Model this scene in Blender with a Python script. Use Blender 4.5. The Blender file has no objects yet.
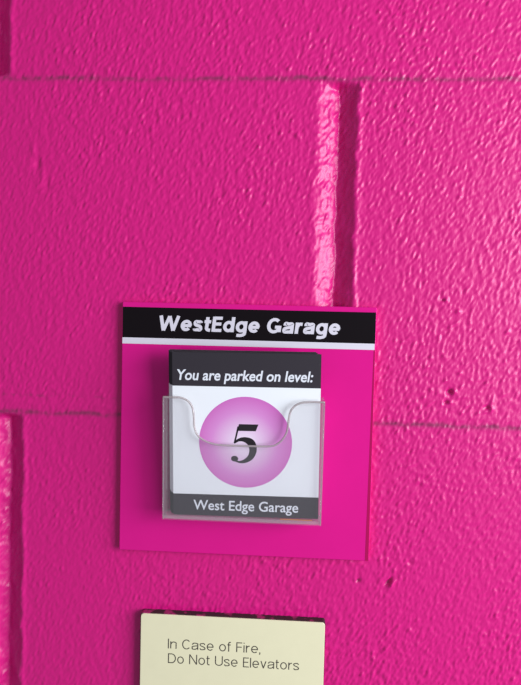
import bpy, math, random
import numpy as np
from mathutils import Matrix, Vector

sc = bpy.context.scene
COL = sc.collection
# Measurements below are millimetres with the sign's centre as origin: x right, y into the wall, z up.
# The wall's face lies 4 mm behind the sign's face. m() turns them into metres in the room.
SIGN_Z = 1.45
WALL_Y = 4.0
def m(x, y, z):
    return Vector((x / 1000, (y - WALL_Y) / 1000, z / 1000 + SIGN_Z))

# ------------------------------------------------------------------ camera
cam_d = bpy.data.cameras.new('camera')
cam = bpy.data.objects.new('camera', cam_d)
COL.objects.link(cam)
right = Vector((0.99827922, 0.05352678, 0.02394744))
up = Vector((-0.02610037, 0.03989122, 0.99886308))
fwd = Vector((-0.05251063, 0.9977693, -0.04121964))
rot = Matrix((right, up, -fwd)).transposed()
cam.matrix_world = Matrix.Translation(m(25.83, -340.34, 67.75)) @ rot.to_4x4()
cam_d.sensor_fit = 'VERTICAL'
cam_d.sensor_height = 36.0
cam_d.lens = 36.0 * 570.0 / 685.0
cam_d.clip_start = 0.01
sc.camera = cam

# ------------------------------------------------------------------ light
world = bpy.data.worlds.new('world')
sc.world = world
world.use_nodes = True
wbg = world.node_tree.nodes['Background']
wbg.inputs['Color'].default_value = (0.86, 0.87, 1.0, 1)
wbg.inputs['Strength'].default_value = 0.29

def area(name, loc, target, sx, sy, power, color):
    d = bpy.data.lights.new(name, 'AREA')
    d.shape = 'RECTANGLE'; d.size = sx; d.size_y = sy; d.energy = power; d.color = color
    o = bpy.data.objects.new(name, d)
    COL.objects.link(o)
    o.location = loc
    o.rotation_euler = (Vector(target) - Vector(loc)).to_track_quat('-Z', 'Y').to_euler()
    return o
# daylight through the open side of the garage, on the right
area('daylight_opening', (1.05, -0.64, 1.63), (0, 0, 1.45), 0.8, 0.75, 25.5, (0.90, 0.94, 1.0))

vs = sc.view_settings
vs.view_transform = 'Standard'; vs.look = 'None'; vs.gamma = 1.0; vs.exposure = 0.0
vs.use_curve_mapping = False

# ------------------------------------------------------------------ materials
def mat(name, color, rough=0.5, spec=0.5, metallic=0.0):
    mt = bpy.data.materials.new(name)
    mt.use_nodes = True
    b = mt.node_tree.nodes['Principled BSDF']
    b.inputs['Base Color'].default_value = (*color, 1)
    b.inputs['Roughness'].default_value = rough
    b.inputs['Specular IOR Level'].default_value = spec
    b.inputs['Metallic'].default_value = metallic
    return mt

def nd(mt, kind, **kw):
    n = mt.node_tree.nodes.new(kind)
    for k, v in kw.items():
        setattr(n, k, v)
    return n

def mottle(mt, color, amount, scale, bump=0.0):
    """small procedural unevenness of the material's own colour"""
    nt = mt.node_tree; b = nt.nodes['Principled BSDF']
    tc = nd(mt, 'ShaderNodeTexCoord'); no = nd(mt, 'ShaderNodeTexNoise')
    no.inputs['Scale'].default_value = scale; no.inputs['Detail'].default_value = 4
    mx = nd(mt, 'ShaderNodeMix', data_type='RGBA')
    mx.inputs[6].default_value = (*[c * (1 - amount) for c in color], 1)
    mx.inputs[7].default_value = (*[min(1, c * (1 + amount)) for c in color], 1)
    nt.links.new(tc.outputs['Object'], no.inputs['Vector'])
    nt.links.new(no.outputs['Fac'], mx.inputs[0])
    nt.links.new(mx.outputs[2], b.inputs['Base Color'])
    if bump:
        bp = nd(mt, 'ShaderNodeBump'); bp.inputs['Strength'].default_value = bump
        bp.inputs['Distance'].default_value = 0.0002
        nt.links.new(no.outputs['Fac'], bp.inputs['Height'])
        nt.links.new(bp.outputs['Normal'], b.inputs['Normal'])
    return mt

# wall paint: one pink all over, worn brown where grime sits along the bed joints
PINK = (0.68, 0.006, 0.205)
wall_m = mat('pink_wall_paint', PINK, 0.40, 0.5)
nt = wall_m.node_tree; bs = nt.nodes['Principled BSDF']
tc = nd(wall_m, 'ShaderNodeTexCoord')
mp = nd(wall_m, 'ShaderNodeMapping'); mp.inputs['Scale'].default_value = (1, 1, 0.55)
n1 = nd(wall_m, 'ShaderNodeTexNoise'); n1.inputs['Scale'].default_value = 420; n1.inputs['Detail'].default_value = 3
bp = nd(wall_m, 'ShaderNodeBump'); bp.inputs['Strength'].default_value = 0.45; bp.inputs['Distance'].default_value = 0.0003
nt.links.new(tc.outputs['Object'], mp.inputs['Vector']); nt.links.new(mp.outputs['Vector'], n1.inputs['Vector'])
nt.links.new(n1.outputs['Fac'], bp.inputs['Height']); nt.links.new(bp.outputs['Normal'], bs.inputs['Normal'])
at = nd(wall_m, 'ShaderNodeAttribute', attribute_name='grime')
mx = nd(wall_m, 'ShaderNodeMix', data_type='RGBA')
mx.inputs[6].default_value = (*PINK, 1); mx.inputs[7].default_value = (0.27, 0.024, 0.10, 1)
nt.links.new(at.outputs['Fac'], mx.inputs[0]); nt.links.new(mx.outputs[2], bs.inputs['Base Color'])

panel_m = mottle(mat('pink_acrylic', (0.74, 0.008, 0.25), 0.2, 0.28), (0.74, 0.008, 0.25), 0.03, 60)
right_strip_m = mat('deep_magenta', (0.44, 0.003, 0.09), 0.2, 0.4)
band_m = mat('black_print', (0.006, 0.0035, 0.005), 0.35, 0.16)
silver_m = mat('pale_lettering', (0.74, 0.70, 0.78), 0.5, 0.4)
card_m = mottle(mat('white_card', (0.93, 0.95, 0.975), 0.55, 0.3), (0.93, 0.95, 0.975), 0.02, 90)
ink_m = mat('charcoal_ink', (0.032, 0.026, 0.034), 0.5, 0.4)
num_m = mat('numeral_ink', (0.02, 0.016, 0.02), 0.5, 0.3)
white_ink_m = mat('white_ink', (0.82, 0.84, 0.90), 0.55, 0.3)
cream_m = mottle(mat('cream_plastic', (0.86, 0.81, 0.54), 0.45, 0.4), (0.86, 0.81, 0.54), 0.03, 120)
text_m = mat('grey_black_print', (0.07, 0.06, 0.05), 0.5, 0.3)
orange_m = mat('orange_paper', (0.75, 0.22, 0.04), 0.6, 0.3)
# dark board edge of the fire notice, smeared with pink wall paint
edge_m = mat('dark_board_edge', (0.05, 0.022, 0.03), 0.7, 0.3)
nt = edge_m.node_tree; b = nt.nodes['Principled BSDF']
tc = nd(edge_m, 'ShaderNodeTexCoord'); no = nd(edge_m, 'ShaderNodeTexNoise'); no.inputs['Scale'].default_value = 150
cr = nd(edge_m, 'ShaderNodeValToRGB')
cr.color_ramp.elements[0].position = 0.56; cr.color_ramp.elements[0].color = (0.05, 0.022, 0.03, 1)
cr.color_ramp.elements[1].position = 0.66; cr.color_ramp.elements[1].color = (0.40, 0.03, 0.16, 1)
nt.links.new(tc.outputs['Object'], no.inputs['Vector']); nt.links.new(no.outputs['Fac'], cr.inputs[0]); nt.links.new(cr.outputs[0], b.inputs['Base Color'])
# printed ball: a radial blend from pale pink to orchid, as printed on the cards
ball_m = mat('orchid_ball_print', (0.6, 0.2, 0.5), 0.5, 0.3)
nt = ball_m.node_tree; b = nt.nodes['Principled BSDF']
tc = nd(ball_m, 'ShaderNodeTexCoord')
mp = nd(ball_m, 'ShaderNodeMapping'); mp.inputs['Location'].default_value = (0.0005 / 0.030, 0, 0.001 / 0.030)
mp.inputs['Scale'].default_value = (1 / 0.030,) * 3
gr = nd(ball_m, 'ShaderNodeTexGradient', gradient_type='SPHERICAL')
cr = nd(ball_m, 'ShaderNodeValToRGB')
cr.color_ramp.elements[0].position = 0.0; cr.color_ramp.elements[0].color = (0.64, 0.13, 0.50, 1)
cr.color_ramp.elements[1].position = 0.82; cr.color_ramp.elements[1].color = (0.88, 0.72, 0.88, 1)
e = cr.color_ramp.elements.new(0.35); e.color = (0.74, 0.28, 0.66, 1)
nt.links.new(tc.outputs['Object'], mp.inputs['Vector']); nt.links.new(mp.outputs['Vector'], gr.inputs['Vector'])
nt.links.new(gr.outputs['Fac'], cr.inputs[0]); nt.links.new(cr.outputs[0], b.inputs['Base Color'])

def clear_mat(name, haze, tint, gloss, rough=0.08, milk=(0.86, 0.84, 0.86)):
    """thin clear acrylic: see-through sheet, a little milky, glossy by Fresnel"""
    mt = bpy.data.materials.new(name); mt.use_nodes = True
    nt = mt.node_tree; nt.nodes.clear()
    out = nd(mt, 'ShaderNodeOutputMaterial')
    tr = nd(mt, 'ShaderNodeBsdfTransparent'); tr.inputs[0].default_value = (*tint, 1)
    df = nd(mt, 'ShaderNodeBsdfDiffuse'); df.inputs[0].default_value = (*milk, 1)
    gl = nd(mt, 'ShaderNodeBsdfGlossy'); gl.inputs['Roughness'].default_value = rough
    lw = nd(mt, 'ShaderNodeLayerWeight'); lw.inputs[0].default_value = 0.5
    pw = nd(mt, 'ShaderNodeMath', operation='POWER'); pw.inputs[1].default_value = 5.0
    fr = nd(mt, 'ShaderNodeMath', operation='MULTIPLY_ADD'); fr.inputs[1].default_value = 0.7; fr.inputs[2].default_value = gloss
    nt.links.new(lw.outputs['Facing'], pw.inputs[0]); nt.links.new(pw.outputs[0], fr.inputs[0])
    a = nd(mt, 'ShaderNodeMixShader'); a.inputs[0].default_value = haze
    c = nd(mt, 'ShaderNodeMixShader')
    nt.links.new(tr.outputs[0], a.inputs[1]); nt.links.new(df.outputs[0], a.inputs[2])
    nt.links.new(fr.outputs[0], c.inputs[0]); nt.links.new(a.outputs[0], c.inputs[1]); nt.links.new(gl.outputs[0], c.inputs[2])
    nt.links.new(c.outputs[0], out.inputs[0])
    return mt
clear_m = clear_mat('clear_acrylic', 0.036, (0.985, 0.982, 0.985), 0.025)
side_m = clear_mat('clear_acrylic_side', 0.10, (0.95, 0.94, 0.95), 0.03)
floor_m = clear_mat('clear_acrylic_floor', 0.24, (0.88, 0.85, 0.87), 0.03)
rim_m = clear_mat('polished_acrylic_edge', 0.42, (0.86, 0.82, 0.82), 0.04, 0.2, (0.62, 0.55, 0.55))

# ------------------------------------------------------------------ helpers
def link(name, verts, faces, material, parent=None, smooth=False):
    me = bpy.data.meshes.new(name)
    me.from_pydata([tuple(v) for v in verts], [], faces)
    me.validate()
    me.materials.append(material)
    if smooth:
        for p in me.polygons: p.use_smooth = True
    o = bpy.data.objects.new(name, me)
    COL.objects.link(o)
    if parent is not None: o.parent = parent
    return o

def tag(o, label, cat, group=None):
    o['label'] = label; o['category'] = cat
    if group: o['group'] = group
    return o

def rounded(x0, x1, z0, z1, r, n=5):
    pts = []
    for cx, cz, a0 in ((x1 - r, z1 - r, 0), (x0 + r, z1 - r, 90), (x0 + r, z0 + r, 180), (x1 - r, z0 + r, 270)):
        for k in range(n + 1):
            a = math.radians(a0 + 90 * k / n)
            pts.append((cx + r * math.cos(a), cz + r * math.sin(a)))
    return pts

def prism(name, outline, y0, y1, material, parent=None, chamfer=0.0):
    """outline (x, z) in mm, counter-clockwise seen from the front; y0 front, y1 back; front edge may be chamfered"""
    k = len(outline); V = []; F = []
    cx = sum(p[0] for p in outline) / k; cz = sum(p[1] for p in outline) / k
    def ring(y, inset):
        for i, (x, z) in enumerate(outline):
            if inset:
                a = Vector(outline[i - 1]); b_ = Vector((x, z)); c = Vector(outline[(i + 1) % k])
                d1 = (b_ - a); d2 = (c - b_)
                n1 = Vector((-d1.y, d1.x)).normalized() if d1.length > 1e-6 else Vector((0, 0))
                n2 = Vector((-d2.y, d2.x)).normalized() if d2.length > 1e-6 else n1
                nn = (n1 + n2); nn = nn.normalized() if nn.length > 1e-6 else n1
                s = inset / max(0.5, nn.dot(n1))
                x, z = x + nn.x * s, z + nn.y * s
            V.append((x / 1000, y / 1000, z / 1000))
    rings = []
    if chamfer:
        ring(y0, chamfer); ring(y0 + chamfer, 0); ring(y1, 0); rn = 3
    else:
        ring(y0, 0); ring(y1, 0); rn = 2
    F.append(list(range(k)))
    for r in range(rn - 1):
        for i in range(k):
            j = (i + 1) % k
            F.append([r * k + i, (r + 1) * k + i, (r + 1) * k + j, r * k + j])
    F.append(list(range((rn - 1) * k, rn * k))[::-1])
    return link(name, V, F, material, parent)

def box(name, x0, x1, y0, y1, z0, z1, material, parent=None, chamfer=0.0):
    return prism(name, [(x0, z0), (x1, z0), (x1, z1), (x0, z1)], y0, y1, material, parent, chamfer)

def catmull(pts, n=8):
    P = [pts[0]] + list(pts) + [pts[-1]]; out = []
    for i in range(1, len(P) - 2):
        for k in range(n):
            t = k / n; a, b_, c, d = [np.array(P[i + q], float) for q in (-1, 0, 1, 2)]
            out.append(tuple(0.5 * (2 * b_ + (c - a) * t + (2 * a - 5 * b_ + 4 * c - d) * t * t + (3 * b_ - a - 3 * c + d) * t ** 3)))
    out.append(tuple(pts[-1])); return out

def tube(name, pts, r, material, parent=None, n=8):
    """round rod along points (x, y, z) in mm"""
    V = []; F = []
    P = [Vector(p) for p in pts]
    for i, p in enumerate(P):
        t = (P[min(i + 1, len(P) - 1)] - P[max(i - 1, 0)]).normalized()
        a = Vector((0, 1, 0)); b_ = t.cross(a).normalized()
        for k in range(n):
            q = p + (a * math.cos(2 * math.pi * k / n) + b_ * math.sin(2 * math.pi * k / n)) * r
            V.append(q / 1000)
    for i in range(len(P) - 1):
        for k in range(n):
            j = (k + 1) % n
            F.append([i * n + k, i * n + j, (i + 1) * n + j, (i + 1) * n + k])
    F.append(list(range(n))[::-1]); F.append([(len(P) - 1) * n + k for k in range(n)])
    return link(name, V, F, material, parent, True)

def lettering(name, text, x0, x1, base, cap, y, material, parent=None, slant=0.0, bold=0.0, spacing=1.0, sink=0.05):
    """printed words: fitted between x0 and x1, cap height measured on the H, standing on base (mm)"""
    def outline(t):
        cu = bpy.data.curves.new('words', 'FONT')
        cu.body = t; cu.size = 1.0; cu.shear = 0.0; cu.offset = bold; cu.space_character = spacing; cu.extrude = 0.0; cu.resolution_u = 4
        to = bpy.data.objects.new('words', cu); COL.objects.link(to)
        dg = bpy.context.evaluated_depsgraph_get(); dg.update()
        me = bpy.data.meshes.new_from_object(to.evaluated_get(dg))
        bpy.data.objects.remove(to); bpy.data.curves.remove(cu)
        return me
    hm = outline('H'); hh = max(v.co.y for v in hm.vertices); bpy.data.meshes.remove(hm)
    me = outline(text)
    sz = cap / hh
    for v in me.vertices: v.co.x += v.co.y * slant
    lo = min(v.co.x for v in me.vertices); hi = max(v.co.x for v in me.vertices)
    sx = (x1 - x0) / (hi - lo)
    for v in me.vertices:
        v.co = ((x0 + (v.co.x - lo) * sx) / 1000, (y - sink) / 1000, (base + v.co.y * sz) / 1000)
    me.name = name; me.materials.clear(); me.materials.append(material)
    o = bpy.data.objects.new(name, me); COL.objects.link(o)
    if parent is not None: o.parent = parent
    return o

def poly_stroke(pts, n=8):
    """variable-width stroke: (x, z, width)"""
    c = catmull(pts, n); L = []; Rr = []
    for i, (x, z, w) in enumerate(c):
        ax, az, _ = c[max(i - 1, 0)]; bx, bz, _ = c[min(i + 1, len(c) - 1)]
        d = Vector((bx - ax, bz - az)).normalized(); nrm = Vector((-d.y, d.x))
        L.append((x + nrm.x * w / 2, z + nrm.y * w / 2)); Rr.append((x - nrm.x * w / 2, z - nrm.y * w / 2))
    return L, Rr

def glyph(c, w, xh):
    """centre-line strokes of a plain sans letter, cap height 1; returns strokes and width"""
    h = w / 2; bw = 0.60 + 0.36 * w; r = xh / 2
    def arc(cx, cz, rx, rz, a0, a1, n=26):
        return [(cx + rx * math.cos(math.radians(a0 + (a1 - a0) * i / n)), cz + rz * math.sin(math.radians(a0 + (a1 - a0) * i / n))) for i in range(n + 1)]
    def cm(*p): return catmull(p, 6)
    L = lambda *p: list(p)
    if c == 'I': return [L((h, 0), (h, 1))], w
    if c == 'l': return [L((h, 0), (h, 1))], w
    if c == 'i': return [L((h, 0), (h, xh)), L((h, 1 - w * 1.05), (h, 1))], w
    if c == 'o': return [arc(bw / 2, r, bw / 2 - h, r - h + .01, 0, 360)], bw
    if c == 'e': return [arc(bw / 2, r, bw / 2 - h, r - h + .01, -4, 318), L((h, r - .01), (bw - h * .4, r - .01))], bw
    if c == 'n':
        q = bw - .04; return [L((h, 0), (h, xh)), cm((h, xh * .62), (q * .32, xh * .88), (q * .56, xh - h), (q - h * 1.25, xh * .84), (q - h, xh * .60), (q - h, 0))], q
    if c == 'r':
        q = .30 + w * .55; return [L((h, 0), (h, xh)), cm((h, xh * .55), (h + q * .28, xh * .84), (q, xh - h))], q
    if c == 'a':
        q = bw - .02; return [cm((h * 1.2, xh * .70), (q * .24, xh * .90), (q * .5, xh - h), (q - h * 1.2, xh * .86), (q - h, xh * .66), (q - h, 0)),
                              cm((q - h, xh * .58), (q * .5, xh * .53), (h * 1.25, xh * .43), (h, xh * .25), (h * 1.4, xh * .08 + h * .5), (q * .42, h), (q * .72, xh * .13 + h * .3), (q - h, xh * .34))], q
    if c == 's':
        q = .50 + .34 * w; return [cm((q - h, xh * .75), (q * .74, xh - h * 1.1), (q * .48, xh - h), (h * 1.3, xh * .86), (h * 1.05, xh * .70), (q * .32, xh * .56), (q * .68, xh * .46), (q - h * 1.05, xh * .31), (q - h * 1.3, xh * .14), (q * .5, h), (q * .22, h * 1.15), (h * .9, xh * .25))], q
    if c == 't':
        q = .24 + w * .75; st = .07 + h; return [cm((st, xh + .22), (st, xh * .6), (st, h + .10), (st + .07 + h * .3, h), (q, h * .95)), L((0, xh - h * .8), (q, xh - h * .8))], q
    if c == 'f':
        q = .24 + w * .75; st = .08 + h; return [cm((q + .02, 1 - h * .9), (st + .06 + h * .2, 1 - h), (st, .86 - h * .3), (st, .6), (st, 0)), L((0, xh - h * .8), (q, xh - h * .8))], q
    if c == 'd': return [arc(bw / 2, r, bw / 2 - h, r - h + .01, 0, 360), L((bw - h, 0), (bw - h, 1))], bw
    if c == 'g': return [arc(bw / 2, r, bw / 2 - h, r - h + .01, 0, 360), cm((bw - h, xh), (bw - h, xh * .4), (bw - h, .0), (bw - h * 1.4, -.19 + h * .5), (bw * .5, -.31 + h), (h * 1.0, -.23 + h * .3))], bw
    if c == 'v':
        q = .52 + .5 * w; return [L((h, xh), (q / 2, 0)), L((q / 2, 0), (q - h, xh))], q
    if c == 'W':
        q = 1.08 + .95 * w; return [L((h, 1), (q * .27, 0)), L((q * .27, 0), (q * .5, .97)), L((q * .5, .97), (q * .73, 0)), L((q * .73, 0), (q - h, 1))], q
    if c in 'EF':
        q = .50 + .42 * w; s_ = [L((h, 0), (h, 1)), L((h, 1 - h * .9), (q, 1 - h * .9)), L((h, .52), (q - .04, .52))]
        if c == 'E': s_.append(L((h, h * .9), (q + .01, h * .9)))
        return s_, q
    if c == 'C':
        q = .78 + .3 * w; return [arc(q / 2, .5, q / 2 - h, .5 - h + .01, 42, 318)], q - .04
    if c == 'G':
        q = .80 + .3 * w; return [arc(q / 2, .5, q / 2 - h, .5 - h + .01, 46, 338), L((q - h, .08), (q - h, .50)), L((q * .56, .50 - h * .9), (q - h, .50 - h * .9))], q
    if c == 'D':
        q = .74 + .3 * w; return [L((h, 0), (h, 1)), [(h, 1 - h)] + arc(q * .45, .5, q * .55 - h, .5 - h, 90, -90) + [(h, h)]], q
    if c == 'N':
        q = .74 + .25 * w; return [L((h, 0), (h, 1)), L((h, 1), (q - h, 0)), L((q - h, 0), (q - h, 1))], q
    if c == 'U':
        q = .72 + .25 * w; return [[(h, 1)] + arc(q / 2, .30 + h * .3, q / 2 - h, .30 - h * .7, 180, 360) + [(q - h, 1)]], q
    if c == ',': return [L((h, w), (h, 0)), L((h * 1.2, .02), (h * .5, -.14))], w
    return [], .26

def stroke_lettering(name, text, x0, x1, base, cap, y, material, parent, w, xh, slant, gap):
    """printed words in a plain sans drawn stroke by stroke, fitted between x0 and x1 (mm)"""
    V = []; F = []; pen = 0.0; k = 0
    for c in text:
        st, adv = glyph(c, w, xh)
        for pts in st:
            n = len(pts); n0 = len(V); closed = n > 10 and (Vector(pts[0]) - Vector(pts[-1])).length < 1e-4
            yy = y - 0.0006 * (k % 7); k += 1
            for i, (px, pz) in enumerate(pts):
                a_ = pts[i - 1 if i else (n - 2 if closed else 0)]; b_ = pts[i + 1 if i < n - 1 else (1 if closed else n - 1)]
                d = Vector((b_[0] - a_[0], b_[1] - a_[1])); d.normalize()
                for sg in (1, -1):
                    qx = px - d.y * w / 2 * sg; qz = pz + d.x * w / 2 * sg
                    V.append([pen + qx + slant * qz, yy, qz])
            for i in range(n - 1):
                F.append([n0 + 2 * i, n0 + 2 * i + 1, n0 + 2 * i + 3, n0 + 2 * i + 2])
        pen += adv + gap
    lo = min(v[0] for v in V); hi = max(v[0] for v in V); sx = (x1 - x0) / (hi - lo)
    V = [((x0 + (v[0] - lo) * sx) / 1000, v[1] / 1000, (base + v[2] * cap) / 1000) for v in V]
    return link(name, V, F, material, parent)

# ------------------------------------------------------------------ the wall
rng = np.random.default_rng(7)
N = 1024; STEP = 0.75                       # noise tile of N*STEP mm
fx = np.fft.fftfreq(N, STEP)[None, :]; fz = np.fft.fftfreq(N, STEP)[:, None]
def band(lx, lz, tilt=0.0, sharp=1.0):
    """band-passed noise with feature lengths lx, lz (mm), leaning by tilt"""
    w = np.fft.fft2(rng.standard_normal((N, N)))
    r2 = ((fx) * lx) ** 2 + ((fz + tilt * fx) * lz) ** 2
    f = r2 ** sharp * np.exp(-r2)
    g = np.real(np.fft.ifft2(w * f)); return g / g.std()
def low(l):
    w = np.fft.fft2(rng.standard_normal((N, N)))
    g = np.real(np.fft.ifft2(w * np.exp(-((fx * l) ** 2 + (fz * l) ** 2)))); return g / g.std()
na = band(3.4, 6.4, 0.40); nb = band(6.5, 15.0, 0.3); nc = band(2.4, 4.2, 0.25); ndv = low(60.0); ne = low(14.0); nf = low(3.0)
def ridge(a):
    return np.maximum(a - 0.2, 0) ** 1.2 - 0.35 * np.maximum(-a - 0.9, 0)
relief = 0.065 * na + 0.10 * ridge(na) + 0.06 * nb + 0.03 * nc + 0.06 * ridge(nc)
relief *= (1 + 0.15 * np.clip(ndv, -1.5, 1.5))

xs = np.arange(-225, 240.1, STEP); zs = np.arange(-240, 330.1, STEP)
def outer(a, b_, n=26):
    t = (np.arange(1, n + 1) / n) ** 1.8
    return a + (b_ - a) * t
xs = np.concatenate([outer(xs[0], -1300)[::-1], xs, outer(xs[-1], 1300)])
zs = np.concatenate([outer(zs[0], -1450)[::-1], zs, outer(zs[-1], 1050)])
X, Z = np.meshgrid(xs, zs)
def samp(g):
    return g[np.round(Z / STEP).astype(int) % N, np.round(X / STEP).astype(int) % N]
def sst(a, b_, v):
    t = np.clip((v - a) / (b_ - a), 0, 1); return t * t * (3 - 2 * t)
fade = 1 - sst(0, 25, np.maximum(np.maximum(-215 - X, X - 230), np.maximum(-230 - Z, Z - 320)))
H = samp(relief) * fade                      # + towards the viewer
soft = sst(-170, 60, X + 0.25 * Z)           # roller stipple is flatter low on the left
H *= 0.62 + 0.38 * soft
COURSE = 203.96; BED0 = 6.47
NE = samp(ne); NF = samp(nf); NDV = samp(ndv)
grime = np.zeros_like(H)
for k in range(-7, 6):
    zb = BED0 + k * COURSE
    wob = 0.28 * NE + 0.15 * NF
    d = Z - zb - wob
    H -= 0.08 * np.exp(-(d / 1.5) ** 2)
    H += 0.16 * np.exp(-((d - 5.2) / 1.3) ** 2)
    H -= 0.10 * np.exp(-((d - 10.5) / 0.9) ** 2)
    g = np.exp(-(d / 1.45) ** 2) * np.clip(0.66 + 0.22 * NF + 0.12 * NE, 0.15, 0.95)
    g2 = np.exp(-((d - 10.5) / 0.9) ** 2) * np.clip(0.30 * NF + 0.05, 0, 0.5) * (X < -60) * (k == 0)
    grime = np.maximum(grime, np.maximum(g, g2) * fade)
    # head joints of the course above this bed: every 400 mm, half a block over from course to course
    za, zt = zb, zb + COURSE
    inside = sst(za + 0.5, za + 5, Z) * (1 - sst(zt - 5, zt - 0.5, Z))
    off = 60.76 if k % 2 == 0 else 60.76 - COURSE - (6.5 if k > 0 else -3.0)
    for j in range(-4, 4):
        xe = off + 2 * COURSE * j
        wv = 0.7 * NE * 0.6
        u = X - xe - wv
        prof = -6.6 * np.clip((u + 22.5) / 12.9, 0, 1) ** 1.55 * (1 - np.clip((u + 9.6) / 10.2, 0, 1) ** 1.15) + 0.55 * np.exp(-((u - 2.2) / 1.5) ** 2) + 0.15 * np.exp(-((u + 24) / 2.5) ** 2)
        H += prof * inside
        # sags of paint across the left slope
        H += (0.14 * samp(nb) + 0.10 * samp(na) + 0.07 * NE) * np.exp(-((u + 14) / 5) ** 2) * inside * fade
# chips and pits in the paint, and a few blobs
for x, z, r, dep in ((121.1, 26.9, 1.9, -1.9), (119.5, 20.6, 1.3, -1.4), (143.7, 18.4, 1.3, -1.2), (115.6, 81.6, 0.9, -0.8), (70.7, -90.2, 1.15, -1.5),
                     (101.7, -77.9, 1.0, -0.8), (-132, 158, 2.0, -0.5), (76.5, 49.5, 0.8, -.5), (30, -110, .9, -.5), (-60, 180, 1.0, .5),
                     (124.0, 27.4, 1.4, 1.5), (121.9, 20.8, 1.1, 1.1), (146.2, 18.0, 1.4, 1.2), (117.4, 81.4, 1.1, 1.3), (69.0, -89.9, 0.9, 0.8), (-20.0, 100.5, 1.0, 0.6)):
    H += dep * np.exp(-((X - x) ** 2 + (Z - z) ** 2) / r ** 2)
a = math.radians(35)
du = (X - 89.3) * math.cos(a) - (Z + 89.8) * math.sin(a); dv = (X - 89.3) * math.sin(a) + (Z + 89.8) * math.cos(a)
H += -1.9 * np.exp(-(du / 1.0) ** 2 - (dv / 3.0) ** 2) + 1.1 * np.exp(-((du - 2.4) / 1.3) ** 2 - ((dv + .6) / 2.4) ** 2)
for q, (x, z) in enumerate(((-131, 160), (-128, 152), (-125, 146), (-134, 168))):
    H += (0.45 if q % 2 else -0.55) * np.exp(-((X - x) / 1.5) ** 2 - ((Z - z) / 4) ** 2)
chips = [(70.9, -90.4, 1.0), (88.9, -90.4, 1.1)]
for x, z, r in chips:
    grime = np.maximum(grime, 0.9 * np.exp(-((X - x) ** 2 + (Z - z) ** 2) / r ** 2))

nz, nx = X.shape
co = np.stack([X / 1000, (-H) / 1000, Z / 1000 + SIGN_Z], -1).reshape(-1, 3)
idx = np.arange(nz * nx).reshape(nz, nx)
quads = np.stack([idx[:-1, :-1], idx[:-1, 1:], idx[1:, 1:], idx[1:, :-1]], -1).reshape(-1, 4)
# block core behind the painted face
x0, x1, z0, z1 = xs[0] / 1000, xs[-1] / 1000, zs[0] / 1000 + SIGN_Z, zs[-1] / 1000 + SIGN_Z
n0 = len(co)
core = np.array([(x0, 0.012, z0), (x1, 0.012, z0), (x1, 0.012, z1), (x0, 0.012, z1), (x0, 0.19, z0), (x1, 0.19, z0), (x1, 0.19, z1), (x0, 0.19, z1)])
cq = np.array([(0, 1, 2, 3), (5, 4, 7, 6), (4, 5, 1, 0), (1, 5, 6, 2), (3, 2, 6, 7), (4, 0, 3, 7)]) + n0
co = np.concatenate([co, core]); quads = np.concatenate([quads, cq])
me = bpy.data.meshes.new('wall_back')
me.vertices.add(len(co)); me.vertices.foreach_set('co', co.astype(np.float32).ravel())
me.loops.add(quads.size); me.loops.foreach_set('vertex_index', quads.astype(np.int32).ravel())
me.polygons.add(len(quads)); me.polygons.foreach_set('loop_start', (np.arange(len(quads)) * 4).astype(np.int32))
sm = np.ones(len(quads), dtype=bool); sm[-6:] = False
me.update(calc_edges=True)
me.polygons.foreach_set('use_smooth', sm)
ga = me.attributes.new('grime', 'FLOAT', 'POINT')
ga.data.foreach_set('value', np.concatenate([grime.ravel(), np.zeros(8)]).astype(np.float32))
me.materials.append(wall_m)
wall = bpy.data.objects.new('wall_back', me); COL.objects.link(wall)
wall['kind'] = 'structure'

# ------------------------------------------------------------------ the garage sign with its pocket
sign = bpy.data.objects.new('garage_sign', None); COL.objects.link(sign)
sign.empty_display_size = 0.02
sign.location = m(0, 0, 0)
tag(sign, 'square magenta acrylic sign with black WestEdge Garage header and clear card pocket', 'sign')
prism('panel', rounded(-76.2, 76.2, -76.2, 76.2, 0.6, 2), 0, 4.3, panel_m, sign, 0.35)
prism('right_strip', [(73.9, -76.0), (76.0, -76.0), (76.0, 50.9), (75.2, 50.9)], -0.05, 0.2, right_strip_m, sign)  # darker magenta strip down the panel's right edge, widening towards the bottom
box('header_band', -75.9, 75.9, -0.06, 0.2, 54.7, 73.2, band_m, sign)
o = box('header_stripe', -75.9, 75.6, -0.06, 0.2, 51.0, 54.7, silver_m, sign)
stroke_lettering('header_lettering', 'WestEdge Garage', -53.4, 55.1, 59.45, 9.0, -0.11, silver_m, sign, 0.207, 0.74, 0.10, 0.085)

LEAN = math.atan(0.07)
PB = -3.7; PT = 69.0; PL = -46.4; PR = 46.2      # pocket front: bottom, tab height, left, right
pocket = prism('card_pocket', rounded(PL, PR, -50.7, 22.0, 1.0, 3), -1.6, -0.06, clear_m, sign)
pocket['label'] = 'clear acrylic card pocket'
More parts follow.
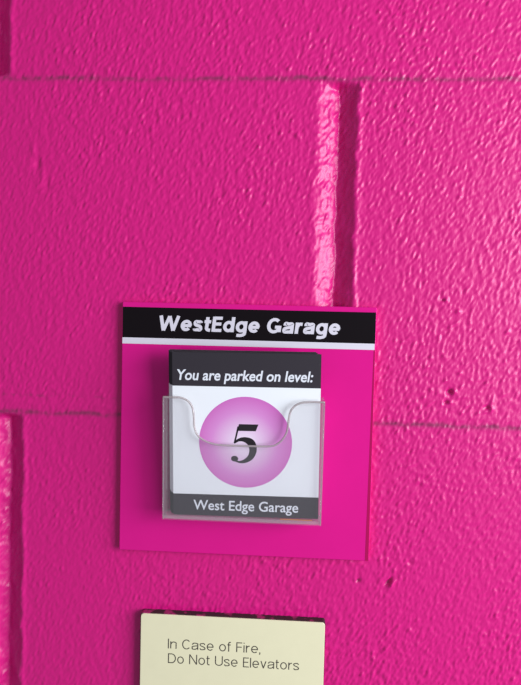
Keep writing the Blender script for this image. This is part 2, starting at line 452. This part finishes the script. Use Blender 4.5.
# scooped front sheet, leaning out at the top
front = bpy.data.objects.new('front_panel', None)
curve = catmull([(-46.3, 69.0), (-40, 69.0), (-35.5, 68.8), (-31.5, 66.8), (-29.2, 63.2), (-28.4, 58), (-28.1, 52.6), (-26.3, 47.5), (-22.1, 44.2), (-17, 42.5), (-11.4, 41.9),
                 (2, 41.9), (15.6, 42.3), (20, 43.9), (23.0, 46.9), (24.9, 50.6), (25.6, 54.5), (26.2, 60), (27.3, 63.8), (29.9, 66.7), (33, 68.1), (36, 68.6), (41, 68.8), (46.1, 68.8)], 5)
T = 1.6
outl = [(PL, PB), (PR, PB)] + curve[::-1]
fp = prism('front_panel', outl, -T, 0, clear_m, pocket)
fp.location = (0, -13.2 / 1000, -47.0 / 1000); fp.rotation_euler = (LEAN, 0, 0)
# the concave outline needs clean triangles
import bmesh
bm = bmesh.new(); bm.from_mesh(fp.data)
bmesh.ops.triangulate(bm, faces=[f for f in bm.faces if len(f.verts) > 4], ngon_method='EAR_CLIP')
bm.to_mesh(fp.data); bm.free()
def on_front(x, v, d=0.0):                           # pocket-front coordinates to sign coordinates (mm)
    return (x, -13.2 - math.sin(LEAN) * v + math.cos(LEAN) * d, -47 + math.cos(LEAN) * v + math.sin(LEAN) * d)
tube('rim', [on_front(x, v, -0.8) for x, v in curve], 0.62, rim_m, pocket)
for s, xa in ((-1, PL), (1, PR - 1.6)):
    # side sheets: wedge from the sign to the leaning front
    a0 = on_front(0, PB, 0); a1 = on_front(0, PT - 0.3, 0)
    V = []
    for x in (xa, xa + 1.6):
        for y, z in ((-1.6, a0[2]), (a0[1], a0[2]), (a1[1], a1[2]), (-1.6, 22.0)):
            V.append((x / 1000, y / 1000, z / 1000))
    link('side_panel', V, [[0, 1, 2, 3][::-1], [4, 5, 6, 7], [0, 4, 5, 1][::-1], [1, 5, 6, 2][::-1], [2, 6, 7, 3][::-1], [3, 7, 4, 0][::-1]], side_m, pocket)
    xm = PL + 0.4 if s < 0 else PR - 0.4
    tube('edge_strip', [on_front(xm, v, -1.0) for v in (PB, 20, 45, PT - .4)], 0.5, side_m, pocket)
a0 = on_front(0, PB, 0)
box('bottom_panel', PL, PR, a0[1], -1.6, a0[2], a0[2] + 1.9, floor_m, pocket)
pocket_floor = a0[2] + 1.9

# ------------------------------------------------------------------ the level cards
CW, CH, CT = 42.6, 96.8, 0.45
HB, FB = 77.3, 12.9
def numeral(parent):
    V = []; F = []; y = -(CT + 0.09) / 1000
    def strip(L, Rr):
        n0 = len(V)
        for a_, b_ in zip(L, Rr): V.extend([(a_[0] / 1000, y, a_[1] / 1000), (b_[0] / 1000, y, b_[1] / 1000)])
        for i in range(len(L) - 1): F.append([n0 + 2 * i, n0 + 2 * i + 1, n0 + 2 * i + 3, n0 + 2 * i + 2])
    # flag of the five
    strip([(-5.1, 51.5), (-3.9, 55.5)], [(5.8, 51.5), (7.3, 55.5)])
    # thin stem
    strip(*poly_stroke([(-4.3, 54.0, 1.1), (-5.4, 49.0, 0.95), (-6.5, 44.2, 1.0)], 4))
    # swelling bowl and tail
    strip(*poly_stroke([(-6.6, 44.1, 0.7), (-4.2, 46.0, 1.7), (-0.6, 46.4, 3.0), (3.0, 44.6, 4.5), (4.3, 40.6, 4.3), (3.1, 36.4, 3.5), (0.2, 33.9, 2.5), (-3.2, 33.0, 1.4), (-6.0, 33.6, 0.8)], 8))
    # ball terminal
    n0 = len(V); k = 18
    for i in range(k): V.append(((-6.4 + 2.1 * math.cos(2 * math.pi * i / k)) / 1000, y, (34.9 + 1.7 * math.sin(2 * math.pi * i / k)) / 1000))
    F.append([n0 + i for i in range(k)])
    o = link('numeral', V, F, num_m, parent)
    bm = bmesh.new(); bm.from_mesh(o.data); bmesh.ops.recalc_face_normals(bm, faces=bm.faces); bm.to_mesh(o.data); bm.free()
    return o

def place_card(o, k, dx, dv, dr):
    """k-th card from the front"""
    y = -10.2 + 1.15 * k
    z = pocket_floor + 0.35 + dv
    o.location = m(1.95 + dx, y, z)
    o.rotation_mode = 'XYZ'
    o.matrix_world = Matrix.Translation(o.location) @ Matrix.Rotation(LEAN, 4, 'X') @ Matrix.Rotation(math.radians(-0.62 + dr), 4, 'Y')

card = box('parking_card', -CW, CW, -CT, 0, 0, CH, card_m)
tag(card, 'front parking card showing the orchid ball with a black 5', 'card', 'parking level cards in the pocket')
box('header_band', -CW - .03, CW + .03, -CT - 0.04, 0.03, HB, CH + .03, ink_m, card)
box('footer_band', -CW - .03, CW + .03, -CT - 0.04, 0.03, -.03, FB, ink_m, card)
ball_pts = [(27 * math.cos(2 * math.pi * i / 72), 27 * math.sin(2 * math.pi * i / 72)) for i in range(72)]
ball = prism('ball', ball_pts, -0.03, 0.1, ball_m, card); ball.location = (-0.0002, -CT / 1000, 0.0446)
numeral(card)
lettering('header_lettering', 'You are parked on level:', -39.9, 38.2, 80.9, 6.0, -CT - 0.04, white_ink_m, card, slant=0.16, bold=0.02)
lettering('footer_lettering', 'West Edge Garage', -30.6, 31.0, 3.5, 5.9, -CT - 0.04, white_ink_m, card, slant=0.02, bold=0.012)
place_card(card, 0, 0, 0, 0)
sheet = box('parking_card', -CW, CW, -CT, 0, 0, CH, card_m)
box('header_band', -CW - .03, CW + .03, -CT - 0.04, 0.03, HB, CH + .03, ink_m, sheet)
box('footer_band', -CW - .03, CW + .03, -CT - 0.04, 0.03, -.03, FB, ink_m, sheet)
fan = [(-1.1, .2, 0.15), (-1.9, .5, -.1), (-2.3, .5, .1), (-2.9, .9, -.1), (-3.1, 1.0, .2)]
words = ['card directly behind the front card, a sliver of its left edge showing',
         'third card from the front, its left edge showing beyond two others',
         'middle card of the stack, left edge fanned out behind three others',
         'last card but one at the back of the pocket, left edge showing',
         'rearmost card, nearest the pink panel, standing out farthest left']
for k, ((dx, dv, dr), w) in enumerate(zip(fan, words)):
    if k == 0:
        c = sheet
    else:
        c = sheet.copy(); COL.objects.link(c)
        for ch in sheet.children:
            d = ch.copy(); COL.objects.link(d); d.parent = c
    tag(c, w, 'card', 'parking level cards in the pocket')
    place_card(c, k + 1, dx, dv, dr)

# scrap of orange paper lying under the cards, low on the right of the pocket
slip = box('paper_scrap', -9.3, 9.3, -0.3, 0.3, 0, 0.35, orange_m)
slip.location = m(31.8, -11.9, pocket_floor)
tag(slip, 'sliver of orange paper at the bottom right of the clear pocket', 'paper')

# ------------------------------------------------------------------ the fire notice
notice = bpy.data.objects.new('fire_notice', None); COL.objects.link(notice)
notice.empty_display_size = 0.02
notice.location = m(-5.2, WALL_Y, -260)
tag(notice, 'cream rectangular fire notice with dark edges on the pink wall below the sign', 'sign')
prism('board', rounded(-56.8, 56.6, 0, 145.6, 1.6, 3), -4.7, 0.3, edge_m, notice)
prism('face', rounded(-56.4, 56.3, 0.4, 145.2, 1.8, 3), -5.3, -4.6, cream_m, notice, 0.2)
stroke_lettering('lettering', 'In Case of Fire,', -39.3, 17.7, 124.2, 6.1, -5.35, text_m, notice, 0.095, 0.73, 0.0, 0.13)
stroke_lettering('lettering', 'Do Not Use Elevators', -39.1, 41.4, 115.0, 6.1, -5.35, text_m, notice, 0.095, 0.73, 0.0, 0.13)
